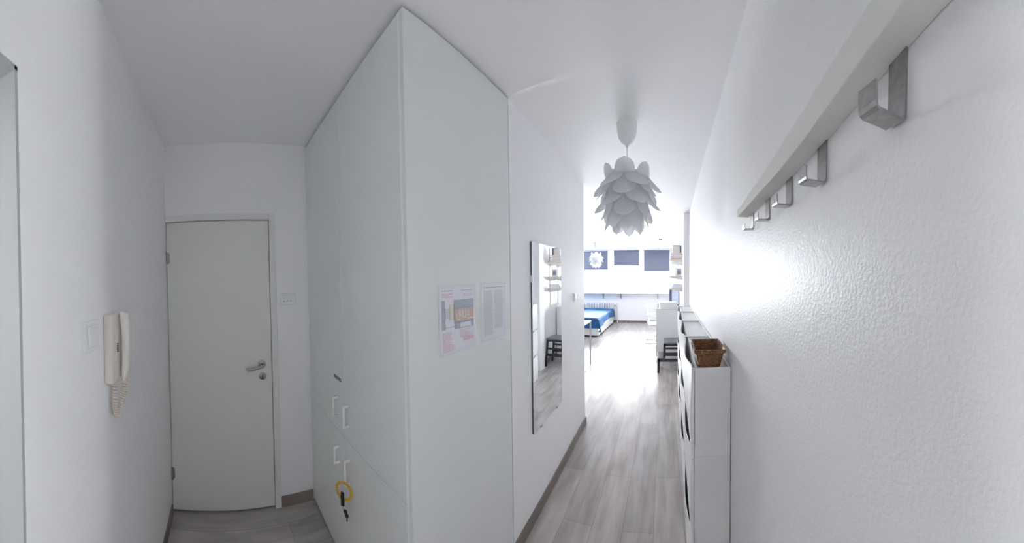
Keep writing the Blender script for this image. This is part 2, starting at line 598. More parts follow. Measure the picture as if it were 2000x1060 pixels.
# key coil hanging from the lower right handle
kx, kz = SX + 0.06 + XM, 0.520
kr = thing('key_ring', 'yellow coil wristband with black fob and keys hung on the lowest wardrobe handle', 'keys', (kx, YW - 0.03, kz + 0.014), 0.6)
pts = []
for i in range(0, 320):
    a = 2 * PI * i / 320
    b = 2 * PI * i / 320 * 26
    R0 = 0.043 + 0.0045 * math.cos(b)
    pts.append((R0 * math.cos(a), -0.013 + 0.0045 * math.sin(b), R0 * math.sin(a) - 0.030))
MB().tube(pts, 0.0032, 6, True).build('coil_band', M['yellow'], kr, True)
MB().box((-0.011, -0.030, -0.100), (0.009, -0.020, -0.028), 0.005, 3).build('fob', M['dark'], kr, True)
MB().tube([(0.010 + 0.012 * math.cos(t), -0.020, -0.112 + 0.012 * math.sin(t)) for t in [2 * PI * i / 24 for i in range(24)]], 0.0012, 6, True).build('split_ring', M['chrome'], kr, True)
m = MB()
m.lathe([(0.011, -0.0015), (0.012, 0), (0.011, 0.0015)], (0.012, -0.021, -0.126), 20, 'y').box((0.010, -0.0225, -0.152), (0.015, -0.0205, -0.136))
m.build('key', M['dark'], kr, True)
m = MB()
m.lathe([(0.011, -0.0015), (0.012, 0), (0.011, 0.0015)], (0.014, -0.013, -0.150), 20, 'y').box((0.013, -0.0145, -0.182), (0.018, -0.0125, -0.160))
m.build('key', M['dark'], kr, True)

# ---- laminated sheets on the wardrobe side
PX = XM + 0.0008


def sheet(name, label, y0, y1, z0, z1):
    o = thing(name, label, 'notice', (PX, y0, z0), 0, 'laminated sheets on the wardrobe side')
    box((0, 0, 0), (0.0012, y1 - y0, z1 - z0)).build('plastic_sleeve', M['film'], o)
    box((0.0012, 0.008, 0.008), (0.0015, y1 - y0 - 0.008, z1 - z0 - 0.012)).build('paper', M['paper'], o)
    return o


def bars(lst, mt, parent, name):
    m = MB()
    for (y0, z0, y1, z1) in lst:
        m.box((0.0015, y0, z0), (0.0018, y1, z1))
    return m.build(name, mt, parent)


def textlines(y0, y1, ztop, zbot, step, h, gap=0.3, rag=0.25, word=0.012):
    out = []
    z = ztop
    while z > zbot:
        y = y0
        end = y1 - random.random() * rag * (y1 - y0)
        while y < end:
            w = word * (0.4 + random.random())
            out.append((y, z - h, min(y + w, end), z))
            y += w + word * gap
        z -= step
    return out


s1 = sheet('floor_plan_notice', 'laminated notice with a coloured floor plan and red text on the wardrobe side', 0.765, 0.998, 1.258, 1.545)
bars(textlines(0.018, 0.085, 0.262, 0.255, 0.01, 0.003, rag=0.1), M['greyink'], s1, 'heading_text')
bars(textlines(0.13, 0.215, 0.262, 0.255, 0.01, 0.003, rag=0.05), M['greyink'], s1, 'heading_text')
for args, kw in (((0.02, 0.09, 0.249, 0.232, 0.006, 0.0032), dict(rag=0.5)), ((0.15, 0.215, 0.247, 0.233, 0.007, 0.0035), dict(rag=0.1)),
                 ((0.02, 0.09, 0.093, 0.018, 0.0062, 0.0032), dict(rag=0.4)), ((0.12, 0.215, 0.093, 0.062, 0.007, 0.003), dict(rag=0.5)),
                 ((0.145, 0.215, 0.060, 0.045, 0.0055, 0.0042), dict(rag=0.1, gap=0.1))):
    bars(textlines(*args, **kw), M['redink'], s1, 'red_text')
pl = bars([(0.014, 0.105, 0.034, 0.222), (0.088, 0.185, 0.215, 0.222), (0.088, 0.100, 0.215, 0.128)], M['planblue'], s1, 'floor_plan')


def bars2(lst, mt, parent, name):
    m = MB()
    for (y0, z0, y1, z1) in lst:
        m.box((0.0018, y0, z0), (0.0020, y1, z1))
    return m.build(name, mt, parent)


bars2([(0.088, 0.128, 0.215, 0.185)], M['planwood'], pl, 'plan_rooms')
for q in ((0.036, 0.105, 0.086, 0.150), (0.036, 0.188, 0.086, 0.222), (0.125, 0.104, 0.195, 0.124)):
    bars2([q], M['paper'], pl, 'plan_blank_area')
bars2([(0.036, 0.150, 0.060, 0.188)], M['planlilac'], pl, 'plan_lilac_room')
m = MB()
for (y0, z0, y1, z1) in [(0.062, 0.140, 0.084, 0.205), (0.100, 0.136, 0.106, 0.165), (0.100, 0.136, 0.125, 0.141), (0.118, 0.150, 0.130, 0.176), (0.138, 0.146, 0.144, 0.178),
                         (0.146, 0.142, 0.162, 0.147), (0.158, 0.147, 0.164, 0.176), (0.172, 0.150, 0.186, 0.156), (0.176, 0.156, 0.181, 0.174), (0.172, 0.134, 0.212, 0.140)]:
    m.box((0.0020, y0, z0), (0.0022, y1, z1))
m.build('plan_furniture', M['plancream'], pl)
m = MB()
for (y0, z0, y1, z1) in [(0.014, 0.186, 0.036, 0.189), (0.033, 0.145, 0.036, 0.190), (0.014, 0.140, 0.034, 0.143), (0.033, 0.105, 0.036, 0.125), (0.086, 0.125, 0.215, 0.129),
                         (0.086, 0.184, 0.215, 0.187), (0.086, 0.125, 0.089, 0.222), (0.060, 0.140, 0.0625, 0.205), (0.084, 0.140, 0.0865, 0.205), (0.036, 0.111, 0.088, 0.113)]:
    m.box((0.0020, y0, z0), (0.0022, y1, z1))
m.build('plan_walls', M['greyink'], pl)

s2 = sheet('text_notice', 'laminated sheet of dense grey text in two columns beside the wardrobe edge', 1.040, 1.252, 1.268, 1.548)
bars(textlines(0.018, 0.19, 0.258, 0.250, 0.01, 0.004, rag=0.02), M['greyink'], s2, 'heading_text')
bars(textlines(0.018, 0.098, 0.240, 0.030, 0.0058, 0.0034, rag=0.15, gap=0.2) + textlines(0.106, 0.190, 0.240, 0.050, 0.0058, 0.0034, rag=0.15, gap=0.2), M['paleink'], s2, 'column_text')

# ================================================================== MIRROR
mr = thing('wall_mirror', 'frameless tall rectangular mirror clipped to the corridor wall', 'mirror', (-0.8115, 1.85, 0.57), -math.atan(-0.028 / 1.566) * -1)
mr.rotation_euler = (0, 0, math.atan(0.028 / 1.566))
mr.location = (-0.8065, 1.84, 0.575)
box((0.0, -0.265, 0), (0.008, 0.265, 1.22)).build('backing', M['mirroredge'], mr)
box((0.0082, -0.265, 0), (0.0122, 0.265, 1.22), 0.0008).build('glass', M['mirror'], mr)
for (y, z) in ((-0.264, 0.985), (0.264, 0.985)):
    s = 1 if y > 0 else -1
    MB().box((0.0, y - 0.010, z - 0.022), (0.0165, y + 0.010, z + 0.022), 0.003).build('clip', M['plastic'], mr)
for y in (-0.15, 0.15):
    MB().box((0.0, y - 0.015, -0.008), (0.0165, y + 0.015, 0.006), 0.002).build('clip', M['steel'], mr)['label'] = 'metal bottom clip'

# thermostat plate on the mirror wall
th = thing('light_switch', 'small white double switch plate beyond the mirror at the end of its wall', 'light switch', (-0.8225, 2.55, 1.38), math.atan(0.028 / 1.566), 'wall switches')
box((0, -0.075, -0.042), (0.010, 0.075, 0.042), 0.003).build('plate', M['plastic'], th)
box((0.010, -0.065, -0.030), (0.017, -0.005, 0.030), 0.003).build('rocker', M['plastic'], th)
box((0.010, 0.005, -0.030), (0.017, 0.065, 0.030), 0.003).build('rocker', M['plastic'], th)

# ================================================================== LEFT WALL
sw = thing('light_switch', 'white square light switch mounted beside the cream intercom', 'light switch', (-0.735, YL, 1.425), 0, 'wall switches')
box((-0.050, 0, -0.045), (0.046, 0.009, 0.045), 0.003).build('plate', M['plastic'], sw)
box((-0.034, 0.009, -0.031), (0.030, 0.017, 0.031), 0.003).build('rocker', M['plastic'], sw)

ic = thing('intercom', 'cream wall intercom with handset and coiled cord', 'intercom', (-0.875, YL, 1.365))
MB().box((-0.055, 0.0, -0.112), (0.042, 0.030, 0.112), 0.008, 3).build('base', M['cream'], ic, True)
MB().box((-0.012, 0.030, -0.040), (0.016, 0.034, 0.050), 0.002).build('button_panel', M['cream'], ic)
m = MB()
for i in range(5):
    m.box((-0.002, 0.034, -0.012 + i * 0.006), (0.008, 0.0365, -0.009 + i * 0.006))
m.build('speaker_slots', M['dark'], ic)
hs = MB()
prof = [(-0.118, 0.030, 0.024), (-0.112, 0.026, 0.040), (-0.085, 0.022, 0.050), (-0.045, 0.026, 0.054), (0.045, 0.026, 0.056), (0.085, 0.022, 0.056), (0.112, 0.020, 0.052), (0.118, 0.024, 0.036)]
rings = []
for (z, ya, yb) in prof:
    ring = []
    for k in range(16):
        a = 2 * PI * k / 16
        cx, cy = math.cos(a), math.sin(a)
        sx = math.copysign(abs(cx) ** 0.6, cx) * 0.022
        sy = math.copysign(abs(cy) ** 0.6, cy)
        ring.append(hs.bm.verts.new((-0.040 + sx, 0.012 + (ya + yb) / 2 + sy * max((yb - ya) / 2, 0.004), z)))
    rings.append(ring)
for a, b in zip(rings, rings[1:]):
    for k in range(16):
        hs.bm.faces.new([a[k], a[(k + 1) % 16], b[(k + 1) % 16], b[k]])
hs.bm.faces.new(rings[0][::-1])
hs.bm.faces.new(rings[-1])
hs.build('handset', M['handset'], ic, True)
pts = []
N = 620
path = [Vector(p) for p in [(-0.038, 0.042, -0.112), (-0.040, 0.040, -0.150), (-0.040, 0.030, -0.190), (-0.030, 0.024, -0.222), (-0.012, 0.022, -0.226), (-0.002, 0.020, -0.195), (-0.004, 0.018, -0.150), (-0.008, 0.016, -0.108)]]


def cr(path, t):
    n = len(path) - 1
    f = min(t * n, n - 1e-6)
    i = int(f)
    u = f - i
    p0, p1, p2, p3 = path[max(i - 1, 0)], path[i], path[i + 1], path[min(i + 2, n)]
    return 0.5 * ((2 * p1) + (p2 - p0) * u + (2 * p0 - 5 * p1 + 4 * p2 - p3) * u * u + (3 * p1 - p0 - 3 * p2 + p3) * u ** 3)


for i in range(N + 1):
    t = i / N
    p = cr(path, t)
    q = cr(path, min(t + 0.01, 1)) - cr(path, max(t - 0.01, 0))
    q.normalize()
    s = q.cross(Vector((0, 1, 0))).normalized()
    u = s.cross(q)
    a = 2 * PI * 34 * t
    pts.append(p + (s * math.cos(a) + u * math.sin(a)) * 0.0088)
MB().tube(pts, 0.0026, 6).build('coiled_cord', M['cream'], ic, True)

tag(MB().lathe([(0.036, 0), (0.036, 0.002), (0.033, 0.003)], (-1.26, YL, 1.04), 32, 'y').build('blank_cover', M['wall'], None, True),
    'round white blank cover plate low on the wall between intercom and door', 'cover plate')

# switch box beside the door
fb = thing('switch_panel', 'white rectangular switch panel between the closed door and the wardrobe', 'switch panel', (XD, 0.462, 1.452))
MB().box((0, -0.060, -0.040), (0.008, 0.060, 0.040), 0.006, 3).build('plate', M['plastic'], fb)
box((0.008, -0.042, -0.024), (0.012, 0.036, 0.024), 0.002).build('insert', M['plastic'], fb)
for i in range(3):
    box((0.012, -0.036 + i * 0.024, -0.012), (0.0145, -0.018 + i * 0.024, 0.014), 0.001).build('button', M['plastic'], fb)
    box((0.012, -0.034 + i * 0.024, -0.0155), (0.013, -0.022 + i * 0.024, -0.0125)).build('button_mark', M['ink'], fb)

# ================================================================== COAT RAIL
def rz_(y):          # underside of the slightly sagging rail
    pts = [(-0.1, 1.945), (0.05, 1.915), (0.17, 1.878), (0.213, 1.862), (0.271, 1.846), (0.35, 1.826), (0.431, 1.808), (0.591, 1.791), (0.739, 1.782), (0.879, 1.775), (1.1, 1.768)]
    for (a, b) in zip(pts, pts[1:]):
        if y <= b[0]:
            t = (y - a[0]) / (b[0] - a[0])
            return a[1] + (b[1] - a[1]) * t
    return pts[-1][1]


rail = thing('coat_rail', 'long white coat rail with five steel hooks on the textured wall', 'coat rack', (XR(0.5), 0.5, 1.80))
m = MB()
ys = [-0.1 + 1.035 * i / 40 for i in range(41)]
ring = []
for y in ys:
    zb = sum(rz_(y + d) for d in (-0.03, -0.015, 0, 0.015, 0.03)) / 5
    hh = 0.056 - 0.032 * min(1, max(0, (y - 0.42) / 0.45))
    xw = XR(y) - XR(0.5)
    ring.append([m.bm.verts.new((xw + dx, y - 0.5, zb + dz - 1.80)) for dx, dz in ((-0.001, 0), (-0.040, 0), (-0.041, 0.001), (-0.041, hh - 0.002), (-0.040, hh), (-0.001, hh))])
for a, b in zip(ring, ring[1:]):
    for k in range(6):
        m.bm.faces.new([a[k], a[(k + 1) % 6], b[(k + 1) % 6], b[k]])
m.bm.faces.new(ring[0])
m.bm.faces.new(ring[-1][::-1])
m.build('rail_board', M['rail'], rail, True)


def hook_mesh(name, parent, y, sc):
    # flat steel strip, 3 cm wide: down the wall, out, and up
    w, t = 0.031, 0.0032
    path = [(0, 0.02), (0, -0.070), (-0.0015, -0.0765), (-0.006, -0.080), (-0.041, -0.082), (-0.0455, -0.0795), (-0.047, -0.075), (-0.0475, -0.054)]
    m = MB()
    rows = []
    n = len(path)
    for i, (x, z) in enumerate(path):
        p = Vector((x, z))
        a = Vector(path[max(i - 1, 0)])
        b = Vector(path[min(i + 1, n - 1)])
        d = (b - a).normalized()
        nr = Vector((d.y, -d.x))
        if i == 0:
            nr = Vector((-1, 0))
        o = p + nr * t
        rows.append([(p.x, -w / 2, p.y), (p.x, w / 2, p.y), (o.x, w / 2, o.y), (o.x, -w / 2, o.y)])
    vr = [[m.bm.verts.new((-0.0005 + q[0] * sc, q[1], q[2] * sc if q[2] < 0 else q[2])) for q in r] for r in rows]
    for a, b in zip(vr, vr[1:]):
        for k in range(4):
            m.bm.faces.new([a[k], a[(k + 1) % 4], b[(k + 1) % 4], b[k]])
    m.bm.faces.new(vr[0])
    m.bm.faces.new(vr[-1][::-1])
    o = m.build(name, M['steel'], parent)
    o.location = (XR(y) - XR(0.5), y - 0.5, rz_(y) - 1.80)
    o.rotation_euler = (0, 0, RA)
    return o


for y, sc in ((0.250, 1.12), (0.438, 0.90), (0.586, 0.79), (0.733, 0.73), (0.885, 0.65)):
    hook_mesh('hook', rail, y, sc)

# ================================================================== SHOE RACK
UW, UD, UH = 0.68, 0.18, 0.39


def make_rack_unit(label):
    t = thing('shoe_cabinet', label, 'shoe cabinet', (0, 0, 0), RA, 'stacked white shoe cabinets along the right wall')
    w = UW - 0.004
    m = MB()
    # hollow body, open towards the front
    m.box((-UD + 0.02, 0, 0.0), (0, 0.006, UH - 0.004))
    m.box((-UD + 0.02, w - 0.006, 0.0), (0, w, UH - 0.004))
    m.box((-0.006, 0.006, 0.0), (0, w - 0.006, UH - 0.004))
    m.box((-UD + 0.02, 0.006, 0.0), (-0.006, w - 0.006, 0.006))
    m.box((-UD + 0.035, 0.006, UH - 0.020), (-0.006, w - 0.006, UH - 0.014))
    m.box((-UD + 0.030, 0.006, UH - 0.075), (-UD + 0.035, w - 0.006, UH - 0.003))
    m.build('body', M['rack'], t)
    m = MB()
    for a, b in (((-UD + 0.012, 0, UH - 0.004), (0.0, 0.010, UH)), ((-UD + 0.012, w - 0.010, UH - 0.004), (0.0, w, UH)),
                 ((-0.010, 0.010, UH - 0.004), (0, w - 0.010, UH))):
        m.box(a, b)
    m.build('top_rim', M['plastic'], t)
    # bulging front flap with a scooped top edge
    def fn(u, v):
        y = 0.002 + (w - 0.004) * u
        s = math.sin(PI * min(max((u - 0.10) / 0.80, 0), 1)) ** 1.3
        top = UH - 0.006 - 0.029 * s
        z = 0.006 + (top - 0.006) * v
        bulge = 0.016 * s * (v ** 4)
        return (-UD + 0.010 - bulge - 0.006 * math.sin(PI * v), y, z)
    MB().grid(fn, 28, 12, 0.004).build('front_flap', M['rack'], t, True)
    m = MB()
    m.box((-UD + 0.008, 0, 0.0), (-UD + 0.022, 0.006, UH - 0.004))
    m.build('side_edge', M['plastic'], t)
    MB().box((-UD + 0.008, w - 0.006, 0.0), (-UD + 0.022, w, UH - 0.004)).build('side_edge', M['plastic'], t)
    return t


tiers = ['bottom', 'middle', 'top']
cols = ['under the coat rail', 'second along from the coat rail', 'third along from the coat rail', 'by the living room end']
unit0 = None
for c in range(4):
    for k in range(3):
        lb = '%s white shoe cabinet in the stack %s' % (tiers[k], cols[c])
        if k == 2 and c == 0:
            lb = 'top white shoe cabinet of the stack under the coat rail, carrying the wicker basket'
        y = 1.195 + c * UW
        loc = (XR(y) - 0.004, y, k * UH + 0.001 * k)
        if unit0 is None:
            unit0 = make_rack_unit(lb)
            unit0.location = loc
        else:
            dup(unit0, loc, None, lb)

# ---- wicker basket
bk = thing('wicker_basket', 'small brown woven basket standing on a white shoe cabinet', 'basket', (0.212, 1.335, 3 * UH + 0.003 - 0.0145), RA)


def ring_pts(hw, hl, z, n=18, wob=0.0, ph=0):
    pts = []
    per = []
    r = 0.012
    for cx, cy, a0 in ((hw - r, hl - r, 0), (-hw + r, hl - r, PI / 2), (-hw + r, -hl + r, PI), (hw - r, -hl + r, 1.5 * PI)):
        for i in range(4):
            a = a0 + PI / 2 * i / 3
            per.append(Vector((cx + r * math.cos(a), cy + r * math.sin(a), z)))
    # resample with wobble
    out = []
    L = [(per[(i + 1) % len(per)] - per[i]).length for i in range(len(per))]
    T = sum(L)
    step = 0.006
    n = int(T / step)
    n -= n % 2
    acc = 0
    i = 0
    for k in range(n):
        d = T * k / n
        while acc + L[i] < d:
            acc += L[i]
            i += 1
        p = per[i].lerp(per[(i + 1) % len(per)], (d - acc) / L[i])
        c = Vector((p.x, p.y, 0))
        dirv = c.normalized()
        out.append(p + dirv * (wob if (k + ph) % 2 else -wob))
    return out


m = MB()
bh = 0.078
for i in range(17):
    z = 0.004 + (bh - 0.008) * i / 16
    f = z / bh
    m.tube(ring_pts(0.047 + 0.017 * f, 0.088 + 0.020 * f, z, wob=0.0012, ph=i), 0.0026, 5, True)
# stakes
for k in range(36):
    a = 2 * PI * k / 36
    ca, sa = math.cos(a), math.sin(a)
    sc0 = min(0.046 / max(abs(ca), 1e-3), 0.087 / max(abs(sa), 1e-3))
    sc1 = min(0.064 / max(abs(ca), 1e-3), 0.108 / max(abs(sa), 1e-3))
    m.tube([(ca * sc0, sa * sc0, 0.002), (ca * sc1, sa * sc1, bh)], 0.0016, 4)
m.build('woven_sides', M['wicker'], bk, True)
m = MB()
for w, z in ((0.0, bh), (0.002, bh - 0.006), (0.003, bh + 0.003)):
    m.tube(ring_pts(0.067 + w, 0.110 + w, z, wob=0.0015, ph=int(w * 1000)), 0.0045, 6, True)
m.build('rim', M['wicker'], bk, True)
m = MB()
m.box((-0.046, -0.087, 0.0), (0.046, 0.087, 0.004))
for i in range(12):
    y = -0.082 + i * 0.0149
    m.tube([(-0.046, y, 0.005), (0.046, y, 0.005)], 0.003, 5)
m.build('base', M['wicker'], bk)

# ================================================================== PENDANT LAMPS
def make_lamp(label):
    t = thing('pendant_lamp', label, 'pendant lamp', (0, 0, CEIL), 0, 'white petal pendant lamps')
    MB().lathe([(0.066, 0.0), (0.066, -0.012), (0.062, -0.055), (0.052, -0.095), (0.036, -0.122), (0.016, -0.132), (0.008, -0.150), (0.006, -0.152)], (0, 0, 0), 36).build('ceiling_cup', M['plastic'], t, True)
    MB().tube([(0, 0, -0.15), (0, 0, -0.42)], 0.0040, 8).build('cord', M['plastic'], t, True)
    sh = MB().lathe([(0.024, -0.38), (0.028, -0.40), (0.028, -0.46), (0.020, -0.47)], (0, 0, 0), 24).build('lamp_holder', M['plastic'], t, True)
    MB().lathe([(0.012, -0.47), (0.03, -0.50), (0.034, -0.53), (0.028, -0.556), (0.008, -0.566)], (0, 0, 0), 24).build('bulb', M['plastic'], sh, True)
    # petals: (base r, base z, mid r, mid z, tip r, tip z, width, sharpness, n, phase)
    z0 = 2.29 - CEIL
    tiers = [
        (0.090, -0.190, 0.165, -0.090, 0.148, -0.022, 0.170, 0, 6, 0.0),
        (0.120, -0.075, 0.155, -0.130, 0.218, -0.195, 0.190, 1, 6, 0.5),
        (0.135, -0.095, 0.150, -0.180, 0.205, -0.245, 0.180, 1, 6, 0.0),
        (0.130, -0.150, 0.140, -0.240, 0.212, -0.305, 0.185, 1, 6, 0.5),
        (0.130, -0.190, 0.132, -0.300, 0.175, -0.370, 0.165, 1, 6, 0.0),
        (0.122, -0.240, 0.118, -0.350, 0.145, -0.430, 0.150, 2, 6, 0.5),
        (0.100, -0.290, 0.095, -0.390, 0.090, -0.450, 0.110, 2, 6, 0.0),
    ]
    for (rb, zb, rm, zm, rt, zt, wd, sharp, n, ph) in tiers:
        for k in range(n):
            a0 = 2 * PI * (k + ph) / n - PI / 2
            jz = random.uniform(-0.006, 0.006)
            def fn(u, v, rb=rb, zb=zb, rm=rm, zm=zm, rt=rt, zt=zt, wd=wd, sharp=sharp, a0=a0, jz=jz):
                # v along petal, u across
                q = 2 * u - 1
                r = (1 - v) ** 2 * rb + 2 * v * (1 - v) * rm + v * v * rt
                z = (1 - v) ** 2 * zb + 2 * v * (1 - v) * zm + v * v * zt
                if sharp:
                    w = wd * (0.88 + 0.14 * v - (1.0 if sharp == 2 else 0.86) * v ** (4.5 if sharp == 2 else 7))
                else:
                    w = wd * math.sqrt(max(0.0004, 1 - max(0, (v - 0.45) / 0.55) ** 2)) * (0.7 + 0.3 * min(1, v / 0.45))
                w = max(w, wd * 0.02)
                s = q * w / 2
                ang = a0 + s / max(r, 0.05) * 0.85
                rr = r - 0.25 * (s * s) / max(r, 0.05) + (0.05 * (q * q) * v * v * (1 - v) if sharp else 0)
                return (rr * math.cos(ang), rr * math.sin(ang), z0 + z + jz)
            MB().grid(fn, 8, 10, 0.0007).build('petal', M['petal'], t, True)
    return t


lamp = make_lamp('large white petal pendant lamp hanging in the corridor')
lamp.location = (-0.228, 1.79, CEIL)
dup(lamp, (-1.87, 7.7, CEIL), 0.3, 'white petal pendant lamp hanging over the bed in the living room')

# ================================================================== LIVING ROOM
# roller blinds
for (x0, x1), zb, lb in zip(WIN, (1.84, 1.84, 1.975, 1.78), ('grey roller blind on the added window hidden behind the mirror wall', 'grey roller blind behind the far pendant lamp', 'shortest grey roller blind, on the middle window', 'longest grey roller blind, on the window beside the wall shelves')):
    if x0 < -2.9:
        continue
    b = thing('roller_blind', lb, 'roller blind', ((x0 + x1) / 2, WY + 0.03, zb), 0, 'roller blinds in the window row')
    hw = (x1 - x0) / 2 - 0.012
    box((-hw, -0.001, 0), (hw, 0.001, WZ1 - zb - 0.03)).build('fabric', M['blind'], b)
    MB().lathe([(0.018, -hw), (0.018, hw)], (0, 0.012, WZ1 - zb - 0.028), 16, 'x').build('roller', M['blind'], b, True)
    box((-hw, -0.006, -0.018), (hw, 0.006, 0.002), 0.003).build('bottom_bar', M['plastic'], b)

# radiator
rd = thing('radiator', 'white column radiator under the window behind the bed', 'radiator', (-3.2, WY - 0.15, 0.09))
n = 28
for i in range(n):
    x = i * 0.0596
    m = MB()
    m.box((x, 0.0, 0.0), (x + 0.033, 0.135, 0.60), 0.012, 3)
    m.build('radiator_section', M['radiator'], rd, True)
MB().tube([(0.02, 0.04, 0.035), (n * 0.0596 + 0.02, 0.04, 0.035)], 0.013, 10).tube([(0.02, 0.04, 0.565), (n * 0.0596 + 0.02, 0.04, 0.565)], 0.013, 10).build('connecting_pipes', M['radiator'], rd, True)
for i in (0, n - 1):
    box((i * 0.0596 + 0.008, 0.02, -0.09), (i * 0.0596 + 0.032, 0.06, 0.004)).build('foot', M['radiator'], rd)
MB().lathe([(0.016, -0.03), (0.02, 0.0), (0.014, 0.02)], (n * 0.0596 - 0.11, -0.026, 0.50), 14, 'y').build('valve', M['dark'], rd, True)

# bed
bx0, bx1, by0, by1 = -3.2, -1.69, 7.15, 9.40
bed = thing('bed', 'white platform bed with drawers below the window', 'bed', (bx1, by0, 0))
fr = MB()
fr.box((bx0 - bx1, 0, 0.035), (0, by1 - by0, 0.27), 0.006)
fr.build('bed_frame', M['plastic'], bed)
box((bx0 - bx1 + 0.03, 0.04, 0), (-0.03, by1 - by0 - 0.03, 0.035)).build('plinth', M['dark'], bed)
for i in range(3):
    d = box((0.0005, 0.05 + i * 0.72, 0.06), (0.016, 0.72 + i * 0.72, 0.245), 0.003).build('drawer', M['plastic'], bed)
    MB().box((0.016, 0.30 + i * 0.72, 0.19), (0.026, 0.46 + i * 0.72, 0.20), 0.002).build('drawer_pull', M['edge'], d)
MB().box((bx0 - bx1 + 0.02, 0.02, 0.27), (-0.02, by1 - by0 - 0.02, 0.475), 0.04, 4).build('mattress', M['mattress'], bed, True)

# coverlet draped over bed: param grid
Lx, Ly = (bx1 - bx0) + 0.0, (by1 - by0)
dr = 0.27


def cover(u, v):
    # unfolded cloth coordinates
    X = -dr + (Lx + 2 * dr) * u
    Y = -dr + (Ly + dr) * v
    ex = max(0, -X) if X < 0 else -max(0, X - Lx)
    ox = max(0, X - Lx) - max(0, -X)       # signed overhang in x
    oy = -max(0, -Y)
    x = min(max(X, 0), Lx)
    y = max(Y, 0)
    drop = max(abs(ox), abs(oy))
    both = min(abs(ox), abs(oy))
    lift = 0.11 * math.sin(PI * min(1, max(0, y / Ly))) * (drop / dr) if ox and not oy else 0
    z = max(0.012, 0.500 - drop - both * 0.75 + lift)
    fl = 0.012 + 0.03 * drop / dr
    wob = 0.018 * (drop / dr) * math.sin(9 * Y + 3 * math.sin(4 * X)) + 0.014 * (drop / dr) * math.sin(13 * X)
    px = x + (math.copysign(fl + both * 0.35, ox) if ox else 0) + (math.copysign(wob, ox) if ox else 0)
    py = y - ((fl + both * 0.35) if oy < 0 else 0) + (wob if oy < 0 else 0)
    z += 0.004 * math.sin(7 * X + 2 * Y) * math.sin(5 * Y)
    z += 0.02 * (drop / dr) * math.sin(5 * Y + 2) * (1 if ox else 0)
    return (px - Lx, py, z)


cv = MB().grid(cover, 44, 60, 0.005).build('coverlet', M['blue'], None, True)
cv.location = (bx1, by0, 0)
tag(cv, 'blue coverlet draped over the bed with hanging corner', 'coverlet')

# white table with steel sled legs at the left
tb = thing('side_table', 'white table with a steel sled leg in front of the bed', 'table', (-1.27, 4.86, 0))
MB().box((-1.0, -1.0, 0.775), (0.0, 0.0, 0.80), 0.003).build('tabletop', M['plastic'], tb)
for x in (-0.015, -0.985):
    m = MB()
    m.box((x - 0.012, -0.035, 0.0), (x + 0.012, -0.010, 0.775)).box((x - 0.012, -0.99, 0.0), (x + 0.012, -0.965, 0.775)).box((x - 0.012, -0.965, 0.0), (x + 0.012, -0.035, 0.02))
    m.build('sled_leg', M['steel'], tb)

# chest of drawers
cx1 = XR(5.33) - 0.03
ch = thing('chest_of_drawers', 'white chest of drawers with round knobs behind the dark step stool', 'chest of drawers', (-0.135, 5.33, 0))
dw = cx1 + 0.135
cl = 0.80
m = MB()
m.box((0.018, 0, 0.0), (dw, 0.018, 0.945)).box((0.018, cl - 0.018, 0.0), (dw, cl, 0.945)).box((dw - 0.012, 0.018, 0.02), (dw, cl - 0.018, 0.945)).box((0.018, 0.018, 0.03), (dw - 0.012, cl - 0.018, 0.05))
m.build('carcass', M['plastic'], ch)
MB().box((-0.005, -0.006, 0.945), (dw, cl + 0.006, 0.967), 0.002).build('top_board', M['lacquer'], ch)
for i in range(4):
    z = 0.055 + i * 0.222
    d = box((0.0, 0.004, z), (0.0175, cl - 0.004, z + 0.217), 0.002).build('drawer', M['plastic'], ch)
    for y in (0.10, cl - 0.15):
        MB().lathe([(0.006, 0.002), (0.006, -0.012), (0.014, -0.016), (0.016, -0.024), (0.010, -0.030)], (0, y, z + 0.15), 16, 'x').build('knob', M['plastic'], d, True)

tag(MB().box((-0.06, 5.42, 0.968), (0.27, 5.70, 1.075), 0.006, 2).box((-0.066, 5.414, 1.055), (0.276, 5.706, 1.078), 0.004, 2).build('storage_box', M['plastic'], None),
    'wide white lidded box on top of the chest of drawers', 'box', 'white boxes on the chest of drawers')
tag(MB().box((-0.132, 5.50, 0.968), (-0.075, 5.62, 1.050), 0.006, 2).box((-0.135, 5.497, 1.034), (-0.072, 5.623, 1.053), 0.004, 2).build('storage_box', M['plastic'], None),
    'small white box at the front edge of the chest of drawers', 'box', 'white boxes on the chest of drawers')
fp = thing('picture_frame', 'dark framed pale blue picture standing behind the boxes on the chest', 'picture', (0.13, 5.98, 0.968), 0)
m = MB()
m.box((0, 0, 0), (0.055, 0.02, 0.34)).box((0.20, 0, 0), (0.215, 0.02, 0.34)).box((0.055, 0, 0), (0.20, 0.02, 0.015)).box((0.055, 0, 0.325), (0.20, 0.02, 0.34))
m.build('frame', M['slate'], fp)
box((0.055, 0.006, 0.015), (0.20, 0.012, 0.325)).build('print', M['pic'], fp)

# white chair behind the chest
cr_ = thing('office_chair', 'white shell chair with bent steel legs behind the chest of drawers', 'chair', (-0.18, 6.75, 0), 0)


def shell(u, v):
    # v: 0 front of seat -> 1 top of back, facing +x
    y = (u - 0.5) * 0.46 * (1 - 0.15 * v)
    if v < 0.5:
        x = 0.24 - 0.44 * (v / 0.5)
        z = 0.45 - 0.02 * math.sin(PI * v)
    else:
        w = (v - 0.5) / 0.5
        x = -0.20 - 0.06 * math.sin(w * PI / 2)
        z = 0.43 + 0.46 * w
    c = (2 * u - 1) ** 2
    if v < 0.5:
        z += 0.03 * c
    else:
        x += 0.05 * c
    return (x, y, z)


